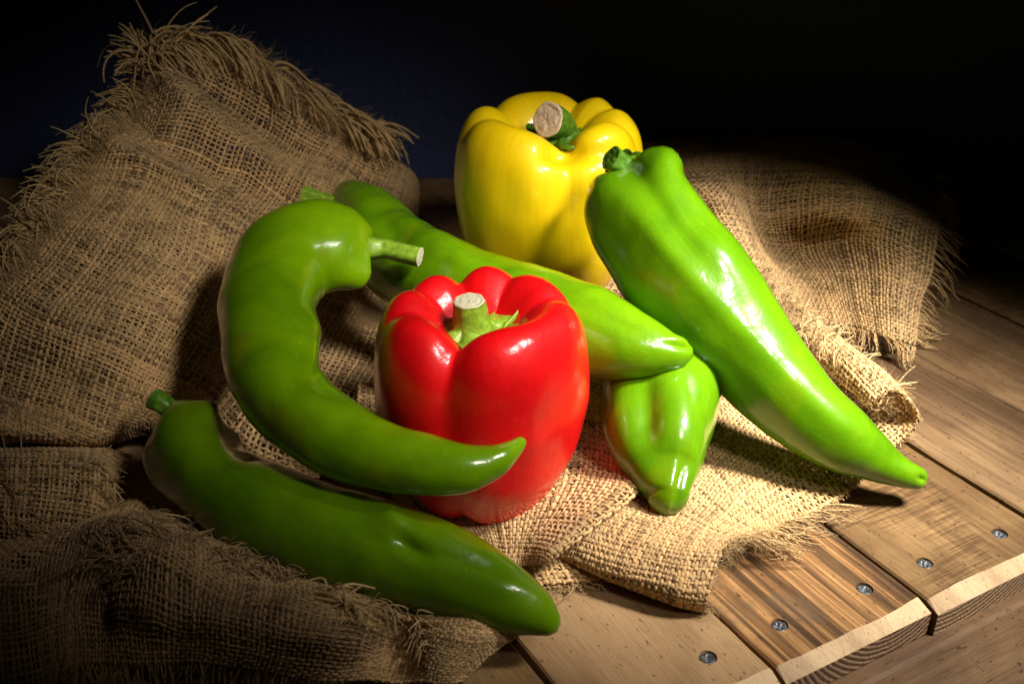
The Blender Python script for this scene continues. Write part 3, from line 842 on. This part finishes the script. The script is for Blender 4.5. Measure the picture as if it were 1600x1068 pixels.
# ---- burlap under the peppers, right of the middle, with its two rolled folds
c1 = thing("burlap_cloth", "bright tan burlap cloth with rolled folds under the short green pepper", "cloth", tuple(PZ(1100, 760, 0.0)))
NET1 = netz([
    # under front fold .. top of fold .. flat .. roll .. curl inside
    [(905, 800, .001), (868, 845, .002), (850, 858, .005), (880, 800, .012), (960, 640, .010), (1040, 520, .010), (1080, 440, .012), (1100, 400, .010), (1150, 380, .014), (1140, 340, .034), (1110, 335, .036), (1085, 360, .024)],
    [(950, 850, .001), (935, 893, .001), (925, 880, .013), (955, 815, .020), (1020, 730, .009), (1080, 620, .009), (1130, 560, .010), (1190, 520, .008), (1232, 500, .014), (1215, 445, .032), (1185, 445, .033), (1165, 475, .022)],
    [(1010, 885, .001), (1005, 924, .001), (1003, 905, .014), (1030, 842, .021), (1085, 765, .011), (1145, 690, .008), (1210, 640, .007), (1290, 610, .004), (1338, 575, .012), (1312, 528, .029), (1280, 525, .030), (1262, 555, .020)],
    [(1055, 905, .001), (1062, 945, .001), (1066, 922, .014), (1090, 852, .0215), (1140, 808, .014), (1195, 755, .009), (1270, 705, .006), (1360, 660, .003), (1410, 625, .011), (1375, 578, .027), (1340, 582, .028), (1325, 610, .019)],
    [(1085, 915, .001), (1098, 953, .001), (1106, 925, .013), (1133, 856, .0215), (1185, 833, .014), (1245, 810, .008), (1335, 762, .004), (1400, 700, .002), (1436, 655, .012), (1404, 612, .0255), (1372, 620, .0265), (1358, 645, .019)],
])
S1 = Sheet(NET1, rump=0.0006, rfreq=75, seed=2, warp=0.0010)
weave(c1, S1, 0.0024, ns=3, sides=6)
fuzz(c1, S1, 6500, 0.0050, 0.00006, 1)
# frayed cut edge
fr = []
vv = np.full(46, S1.LV); uu = np.linspace(S1.LU * 0.36, S1.LU * 0.58, 46)
P0, du, dv, nn = S1.frame(vv - 0.001, uu)
outd = unit(PZ(1330, 800, .002) - PZ(1250, 800, .004))
fr.append(strands(P0, outd * 0.9 + dv * 0.3, outd + np.array([0, -0.05, -0.1]), 0.020, 12, 0.30, 0.25, 5, 0.4, seed=3))
uu = np.linspace(S1.LU * 0.30, S1.LU * 0.42, 30); P0, du, dv, nn = S1.frame(np.full(30, S1.LV - 0.001), uu)
fr.append(strands(P0, dv, outd + np.array([0.1, 0.05, -0.2]), 0.022, 12, 0.35, 0.3, 5, 0.8, seed=4))
uu = np.linspace(S1.LU * 0.02, S1.LU * 0.98, 260); P0, du, dv, nn = S1.frame(np.full(260, S1.LV - 0.001), uu)
fr.append(strands(P0, dv, dv + nn * 0.5, 0.0035, 6, 0.8, 0.2, 3, 0.1, seed=5))
fringe(c1, fr, 0.00030, 2)
# wisps of single fibres round the cut edge
uu = rng.uniform(S1.LU * 0.05, S1.LU * 0.60, 420); P0, du, dv, nn = S1.frame(np.full(420, S1.LV - 0.002), uu)
fr = [strands(P0, dv + nn * 0.3, dv + du * 0.3, 0.012, 9, 0.9, 0.4, 2, 0.4, seed=6)]
uu = rng.uniform(S1.LU * 0.02, S1.LU * 0.12, 260); v_ = rng.uniform(0.1, 0.98, 260) * S1.LV; P0, du, dv, nn = S1.frame(v_, uu)
fr.append(strands(P0, nn, np.array([[0, -1, -0.5]]) + 0 * nn, 0.007, 7, 1.0, 0.4, 2, 0.4, seed=7))
fringe(c1, fr, 0.00007, 3, name="loose_fibres", sides=3)
# thick frayed selvage lying along the top of the roll
fr = []
base = [PZ(a, b, z) for a, b, z in ((1130, 372, .040), (1180, 430, .038), (1215, 465, .036), (1265, 510, .034), (1310, 545, .031), (1350, 580, .028), (1392, 606, .026))]
CB, _ = crom(np.c_[np.array(base), np.zeros(len(base))], 300); CB = CB[:, :3] + rng.normal(0, 0.0012, (300, 3)) + np.array([-0.002, -0.003, -0.008])
outd2 = unit(PZ(1330, 470, .02) - PZ(1260, 500, .03)); 
fr.append(strands(CB, np.array([0.35, 0.45, 0.75]), np.array([0.75, 0.45, -0.25]), 0.022, 9, 0.25, 0.28, 7, 0.2, seed=8))
CB2 = CB + rng.normal(0, 0.0015, CB.shape)
fr.append(strands(CB2, np.array([0.15, 0.5, 0.85]), np.array([0.5, 0.55, 0.15]), 0.014, 8, 0.5, 0.45, 9, 0.2, seed=9))
fringe(c1, fr, 0.00046, 4)
fr = [strands(CB[rng.integers(0, 300, 900)] + rng.normal(0, 0.0015, (900, 3)), np.array([0.3, 0.45, 0.8]), np.array([0.6, 0.4, 0.1]), 0.018, 7, 0.6, 0.4, 8, 0.2, seed=10)]
fringe(c1, fr, 0.00010, 5, name="loose_fibres", sides=3)

# ---- layer under the red pepper, its edge lying over the front fold
c2 = thing("burlap_cloth", "flat tan burlap layer directly under the red bell pepper, creased right edge", "cloth", tuple(PZ(780, 800, 0.0)))
NET2 = netz([
    [(560, 600, .010), (660, 590, .011), (780, 570, .011), (900, 570, .012), (985, 590, .016), (1005, 610, .010)],
    [(560, 690, .008), (660, 690, .011), (790, 680, .012), (900, 670, .014), (985, 690, .020), (1012, 700, .014)],
    [(600, 760, .006), (680, 760, .010), (800, 760, .013), (900, 740, .018), (982, 755, .0255), (1002, 768, .020)],
    [(640, 810, .004), (720, 808, .007), (800, 808, .012), (870, 800, .018), (925, 806, .0260), (938, 820, .022)],
    [(680, 850, .003), (745, 845, .004), (800, 850, .008), (836, 850, .013), (866, 857, .0225), (876, 866, .018)],
    [(700, 905, .002), (765, 895, .002), (800, 893, .004), (820, 888, .007), (838, 882, .0150), (846, 886, .012)],
])
S2 = Sheet(NET2, rump=0.0005, rfreq=80, seed=4, warp=0.0008)
weave(c2, S2, 0.0024, ns=3, sides=6)
fuzz(c2, S2, 2600, 0.0045, 0.00006, 12)
# bottom scrap poking out below
NET3 = netz([
    [(780, 850, .002), (850, 850, .004), (910, 850, .004)],
    [(800, 900, .003), (865, 888, .006), (930, 890, .004)],
    [(820, 925, .0025), (880, 915, .004), (945, 905, .0025)],
])
S3 = Sheet(NET3, rump=0.0004, rfreq=120, seed=6, warp=0.0006)
weave(c2, S3, 0.0024, ns=3, sides=6)
P0, du, dv, nn = S3.frame(np.full(60, S3.LV - 0.0005), np.linspace(0.0005, S3.LU - 0.0005, 60))
fr = [strands(P0, dv + 0.2 * nn, dv + du * 0.6, 0.009, 9, 0.9, 0.6, 4, 0.4, seed=11)]
lp = np.array([[PZ(838 + 30 * math.cos(a) + 26, 905 + 24 * math.sin(a) + 10, 0.004) for a in np.linspace(-2.2, 2.6, 14)]])
fr2 = [lp, lp * 1.002 + 0.0006]
fringe(c2, fr, 0.00018, 6, sides=3)
V, F, U, T = strand_mesh([lp, lp + np.array([0.0005, 0.0002, 0.0004])], 0.0003, 5, 3)
mesh_np("loose_thread", local_to(c2.location, V), F, JUTE_F, c2, uv=U, tint=T)
lp = np.array([np.array([PZ(836, 868, .012), PZ(833, 885, .010), PZ(838, 905, .006), PZ(834, 922, .003)])])
V, F, U, T = strand_mesh([lp], 0.0004, 5, 3); mesh_np("loose_thread", local_to(c2.location, V), F, JUTE_F, c2, uv=U, tint=T)

# ---- big heap on the left rising against the wall
ca = thing("burlap_cloth", "large draped burlap cloth heaped up at left with long frayed top edge", "cloth", tuple(PZ(300, 600, 0.0)))
NETA = nety([
    [(250, 107, .640), (335, 92, .650), (432, 142, .670), (522, 208, .690), (608, 240, .710), (640, 262, .745), (655, 292, .775)],
    [(190, 180, .600), (290, 168, .605), (392, 215, .640), (482, 265, .662), (578, 300, .685), (625, 318, .725), (655, 340, .755)],
    [(112, 265, .545), (230, 262, .556), (335, 300, .578), (440, 338, .615), (555, 366, .650), (610, 385, .690), (660, 400, .720)],
    [(42, 365, .500), (160, 372, .495), (285, 400, .500), (400, 430, .545), (540, 440, .620), (700, 460, .670), (840, 470, .68)],
    [(-60, 480, .460), (80, 500, .452), (215, 500, .455), (340, 520, .485), (500, 520, .555), (680, 540, .630), (820, 530, .64)],
    [(-130, 610, .425), (40, 610, .420), (178, 598, .426), (290, 598, .446), (450, 600, .510), (650, 600, .570), (800, 590, .58)],
    [(-160, 672, .405), (20, 672, .402), (150, 684, .412), (236, 655, .432), (400, 700, .452), (600, 690, .470), (740, 660, .50)],
    [(-160, 700, .415), (20, 692, .415), (150, 700, .425), (240, 684, .440), (400, 742, .425), (600, 735, .430), (740, 700, .45)],
])
SA = Sheet(NETA, rump=0.0026, rfreq=38, seed=3, warp=0.0016)
SA_SKEW = 0.55
# a soft crease from the top corner down to the middle pepper's stem
_at = SA.at
def creased(v, u):
    p = _at(v, u); x, y = pix(p)
    def ridge(x0, y0, x1, y1, w, a):
        L2 = (x1 - x0) ** 2 + (y1 - y0) ** 2; t = np.clip(((x - x0) * (x1 - x0) + (y - y0) * (y1 - y0)) / L2, 0, 1)
        d = np.hypot(x - x0 - t * (x1 - x0), y - y0 - t * (y1 - y0)); return a * np.exp(-(d / w) ** 2)
    n = ridge(255, 125, 400, 260, 22, 0.010) + ridge(400, 260, 520, 300, 26, 0.007) + ridge(210, 190, 330, 270, 26, -0.008) + ridge(180, 230, 330, 300, 20, 0.005) + ridge(300, 300, 380, 420, 34, 0.006) + ridge(60, 480, 190, 560, 40, 0.004)
    n = 1.6 * (n + ridge(350, 150, 470, 240, 24, -0.006))
    return p + np.stack([0.2 * n, -0.7 * n, 0.6 * n], -1)
SA.at = creased
SA.skew = SA_SKEW
weave(ca, SA, 0.0028, ns=2, sides=5, fill=0.88)
SA.skew = 0.0
fuzz(ca, SA, 5000, 0.005, 0.00007, 20)
fr = []
# top right edge
n1 = 165
uu = np.linspace(0.001, SA.LU * 0.62, n1) + rng.normal(0, 0.0006, n1); P0, du, dv, nn = SA.frame(np.full(n1, 0.0015), uu)
fr.append(strands(P0, np.array([-0.15, 0.05, 1.0]), np.array([0.60, 0.0, -0.70]), 0.045, 20, 0.10, 0.30, 8, 0.3, seed=21))
fr.append(strands(P0 + rng.normal(0, 0.001, P0.shape), np.array([0.05, 0.1, 1.0]), np.array([0.45, -0.1, -1.0]), 0.036, 18, 0.12, 0.35, 7, 0.4, seed=22))
# corner tuft
n3 = 60
P0, du, dv, nn = SA.frame(rng.uniform(0, 0.015, n3), rng.uniform(0, 0.020, n3))
fr.append(strands(P0, np.array([-0.2, 0.0, 1.0]), np.array([0.5, 0.0, -0.5]), 0.046, 18, 0.22, 0.40, 7, 0.3, seed=24))
fr.append(strands(P0, np.array([-0.6, 0.0, 0.7]), np.array([-0.5, 0.1, 0.3]), 0.030, 14, 0.25, 0.35, 7, 0.1, seed=25))
fringe(ca, fr, 0.00088, 6, sides=6)
fr = []
# left diagonal edge
n2 = 420
vv = np.sort(rng.uniform(0.0, SA.LV * 0.66, n2)); P0, du, dv, nn = SA.frame(vv, rng.uniform(0.001, 0.012, n2))
fr.append(strands(P0, np.array([-0.45, -0.15, 0.85]), np.array([-0.30, -0.1, -0.25]), 0.024, 14, 0.16, 0.50, 14, 0.2, seed=23))
vv = np.sort(rng.uniform(0.0, SA.LV * 0.5, 160)); P0, du, dv, nn = SA.frame(vv, rng.uniform(0.0, 0.004, 160))
fr.append(strands(P0, np.array([-0.75, 0.0, 0.5]), np.array([-0.7, 0.2, -0.5]), 0.020, 14, 0.20, 0.45, 9, 0.3, seed=28))
fringe(ca, fr, 0.00050, 7, sides=5)
fr = []
P0, du, dv, nn = SA.frame(rng.uniform(0, 0.006, 2200), rng.uniform(0, SA.LU * 0.62, 2200))
fr.append(strands(P0, np.array([0.1, 0.1, 1.0]), np.array([0.6, 0.1, 0.2]), 0.026, 8, 0.35, 0.4, 10, 0.5, seed=26))
vv = rng.uniform(0, SA.LV * 0.7, 1500); P0, du, dv, nn = SA.frame(vv, rng.uniform(0, 0.02, 1500))
fr.append(strands(P0, np.array([-0.5, -0.2, 0.8]), np.array([-0.6, 0.1, 0.1]), 0.014, 8, 0.6, 0.5, 8, 0.2, seed=27))
fringe(ca, fr, 0.00012, 8, name="loose_fibres", sides=3)
# long loose thread hanging down the left cloth
for pts, r in (([(118, 440, .49), (150, 500, .462), (180, 560, .438), (205, 600, .428), (240, 640, .418)], 0.00035),
               ([(10, 560, .40), (38, 640, .385), (44, 720, .372), (70, 820, .352), (100, 880, .345)], 0.0007),
               ([(-10, 600, .40), (15, 690, .380), (30, 760, .362), (50, 850, .345), (110, 960, .325), (112, 1070, .31)], 0.0006)):
    q, _ = crom(np.c_[np.array([PY(*p) for p in pts]) + np.array([0, -0.004, 0.003]), np.zeros(len(pts))], 26)
    q = q[:, :3] + np.cumsum(rng.normal(0, 0.00012, (26, 3)), 0)
    V, F, U, T = strand_mesh([q[None]], r, 5, 3); mesh_np("loose_thread", local_to(ca.location, V), F, JUTE_F, ca, uv=U, tint=T)

# ---- bunched cloth at the front left
cd = thing("burlap_cloth", "dim rumpled burlap bunched at front left beneath the lowest green pepper", "cloth", tuple(PZ(420, 950, 0.0)))
NETD = netz([
    [(40, 790, .004), (150, 790, .006), (240, 790, .010), (340, 830, .008), (450, 870, .006), (560, 905, .006), (660, 930, .005), (760, 950, .004), (840, 965, .003)],
    [(-40, 850, .012), (70, 850, .008), (170, 812, .034), (262, 826, .038), (390, 885, .032), (520, 925, .026), (632, 955, .020), (740, 968, .017), (826, 985, .007)],
    [(-60, 880, .022), (40, 880, .018), (150, 850, .030), (250, 858, .040), (385, 912, .038), (520, 945, .034), (630, 972, .014), (730, 986, .021), (806, 1000, .007)],
    [(-80, 960, .026), (40, 960, .020), (130, 930, .018), (235, 940, .034), (375, 965, .036), (505, 990, .034), (620, 1010, .006), (705, 1020, .017), (780, 1024, .004)],
    [(-80, 1030, .012), (50, 1020, .006), (130, 985, .010), (230, 995, .018), (370, 1012, .024), (490, 1025, .022), (618, 1040, .003), (690, 1046, .012), (748, 1048, .003)],
    [(-80, 1100, .004), (60, 1085, .003), (130, 1035, .004), (230, 1040, .008), (360, 1046, .012), (480, 1052, .012), (612, 1072, .002), (685, 1075, .005), (728, 1066, .002)],
])
SD = Sheet(NETD, rump=0.0042, rfreq=105, seed=7, warp=0.0014)
weave(cd, SD, 0.0020, ns=2, sides=5)
fuzz(cd, SD, 6000, 0.005, 0.00006, 30)
fr = []
# tangled selvage against the pepper
nE = 420
uu = np.sort(rng.uniform(SD.LU * 0.2, SD.LU * 0.95, nE)); P0, du, dv, nn = SD.frame(rng.uniform(SD.LV * 0.17, SD.LV * 0.32, nE), uu)
fr.append(strands(P0, nn * 0.8 + dv * 0.2, du * 0.9 - dv * 0.4, 0.013, 9, 0.6, 0.7, 10, 0.5, seed=31))
P0, du, dv, nn = SD.frame(np.full(210, SD.LV - 0.002), np.linspace(0.004, SD.LU * 0.72, 210))
fr.append(strands(P0, dv + 0.2 * nn, dv - 0.3 * nn, 0.024, 11, 0.25, 0.35, 7, 0.5, seed=32))
fringe(cd, fr, 0.00032, 9)
# tufts of pulled threads at the places where the photograph shows them
_v, _u = np.meshgrid(np.linspace(0.001, SD.LV - 0.001, 160), np.linspace(0.001, SD.LU - 0.001, 420), indexing='ij')
_q = SD.at(_v, _u); _x, _y = pix(_q)
_vis = _v > SD.LV * 0.14
def spots(px, py, rad, n, seed):
    w = np.argwhere((np.hypot(_x - px, (_y - py) * 1.3) < rad) & _vis)
    if len(w) == 0: w = np.argwhere(_vis & (np.hypot(_x - px, _y - py) < rad * 3))
    k = np.random.default_rng(seed).integers(0, len(w), n); return SD.frame(_v[w[k, 0], w[k, 1]], _u[w[k, 0], w[k, 1]])
tf = []; th_ = []
for q, (px, py, rad, n, ln, dx, dz, ex, ez, rr_) in enumerate([
        (175, 840, 30, 34, 0.026, 0.3, 1.0, 1.0, -0.9, 0), (235, 820, 30, 30, 0.024, 0.8, 0.7, 1.0, -1.0, 0), (190, 870, 36, 34, 0.022, -0.2, 0.8, -0.5, -0.9, 0),
        (300, 835, 30, 40, 0.012, 0.6, 0.9, 0.5, -0.5, 0), (360, 865, 34, 60, 0.012, 0.5, 0.8, 0.6, -0.2, 0), (435, 888, 30, 60, 0.014, 0.3, 1.0, 0.5, -0.3, 0),
        (480, 915, 26, 34, 0.020, 1.0, 0.3, 0.9, -0.5, 1), (505, 930, 22, 26, 0.020, 1.0, 0.2, 0.8, -0.6, 1), (575, 940, 34, 50, 0.012, 0.7, 0.7, 0.9, -0.4, 0), (640, 962, 26, 46, 0.012, -0.4, 0.8, 0.4, -0.4, 0),
        (650, 1000, 20, 36, 0.014, 0.2, 0.5, 0.1, -1.0, 0)]):
    P0, du, dv, nn = spots(px, py, rad, n, 100 + q)
    (th_ if rr_ else tf).append(strands(P0, np.array([dx, -0.3, dz]), np.array([ex, -0.4, ez]), ln, 12, 0.30, 0.40, 6, 0.3, seed=200 + q))
fringe(cd, tf, 0.00032, 19, sides=4)
fringe(cd, th_, 0.00060, 20, sides=6)
P0, du, dv, nn = SD.frame(rng.uniform(SD.LV * 0.16, SD.LV * 0.36, 1300), rng.uniform(SD.LU * 0.15, SD.LU * 0.97, 1300))
fr = [strands(P0, nn + 0.1 * dv, du * 0.6 + nn * 0.2, 0.010, 7, 0.9, 0.7, 6, 0.3, seed=33)]
fringe(cd, fr, 0.00010, 10, name="loose_fibres", sides=3)

# ---- second hump below the heap's lower edge
ce = thing("burlap_cloth", "dark burlap hump between the draped cloth and the front bunch, far left", "cloth", tuple(PZ(80, 760, 0.0)))
NETE = nety([
    [(-120, 690, .425), (0, 692, .425), (90, 694, .428), (160, 700, .425), (215, 715, .425)],
    [(-120, 715, .390), (0, 712, .392), (90, 712, .394), (150, 720, .396), (186, 752, .395)],
    [(-120, 760, .372), (0, 758, .374), (90, 762, .376), (150, 775, .376), (184, 800, .378)],
    [(-120, 815, .362), (0, 815, .362), (80, 818, .364), (140, 826, .366), (172, 835, .370)],
    [(-120, 850, .368), (0, 850, .368), (80, 850, .370), (140, 850, .374), (172, 850, .378)],
])
SE = Sheet(NETE, rump=0.0016, rfreq=70, seed=9, warp=0.0010)
weave(ce, SE, 0.0021, ns=2, sides=4)
P0, du, dv, nn = SE.frame(rng.uniform(SE.LV * 0.5, SE.LV * 0.9, 160), rng.uniform(SE.LU * 0.3, SE.LU, 160))
fringe(ce, [strands(P0, du + 0.2 * nn, du * 0.6 - nn * 0.2, 0.025, 9, 0.25, 0.2, 8, 0.3, seed=35)], 0.0004, 11)

# ---- dim cloth at the back right
cb = thing("burlap_cloth", "dim burlap cloth spread at back right with short fringe on its right edge", "cloth", tuple(PZ(1300, 400, 0.0)))
NETB = netz([
    [(820, 235, .030), (960, 232, .036), (1080, 216, .044), (1200, 208, .046), (1320, 220, .042), (1400, 238, .038), (1452, 262, .032)],
    [(840, 300, .030), (980, 292, .040), (1080, 264, .056), (1200, 262, .052), (1320, 270, .050), (1402, 290, .042), (1470, 318, .032)],
    [(860, 360, .028), (1000, 345, .036), (1120, 318, .064), (1195, 335, .034), (1320, 325, .044), (1402, 340, .038), (1472, 368, .028)],
    [(900, 420, .020), (1050, 400, .028), (1150, 372, .056), (1212, 392, .012), (1310, 384, .018), (1395, 392, .030), (1462, 418, .022)],
    [(950, 470, .014), (1090, 450, .018), (1180, 430, .036), (1250, 448, .014), (1320, 446, .018), (1395, 455, .024), (1448, 474, .014)],
    [(1000, 540, .006), (1120, 520, .008), (1210, 510, .014), (1280, 512, .008), (1340, 515, .010), (1392, 528, .014), (1432, 545, .005)],
])
SB = Sheet(NETB, rump=0.0022, rfreq=34, seed=5, warp=0.0018)
weave(cb, SB, 0.0027, ns=2, sides=4, thick=0.92, fill=0.9)
fr = []
nB = 200
vv = np.sort(rng.uniform(0.02, SB.LV * 0.98, nB)); P0, du, dv, nn = SB.frame(vv, SB.LU - rng.uniform(0.003, 0.008, nB))
fr.append(strands(P0, du, du + np.array([0.1, -0.1, -0.2]), 0.024, 10, 0.20, 0.22, 6, 0.5, seed=41))
uu = np.sort(rng.uniform(SB.LU * 0.62, SB.LU, 120)); P0, du, dv, nn = SB.frame(np.full(120, SB.LV - 0.001), uu)
fr.append(strands(P0, dv + du * 0.3, dv + np.array([0.2, 0, -0.3]), 0.016, 9, 0.35, 0.4, 5, 0.5, seed=42))
fringe(cb, fr, 0.00036, 12)
fuzz(cb, SB, 2500, 0.005, 0.00007, 40)
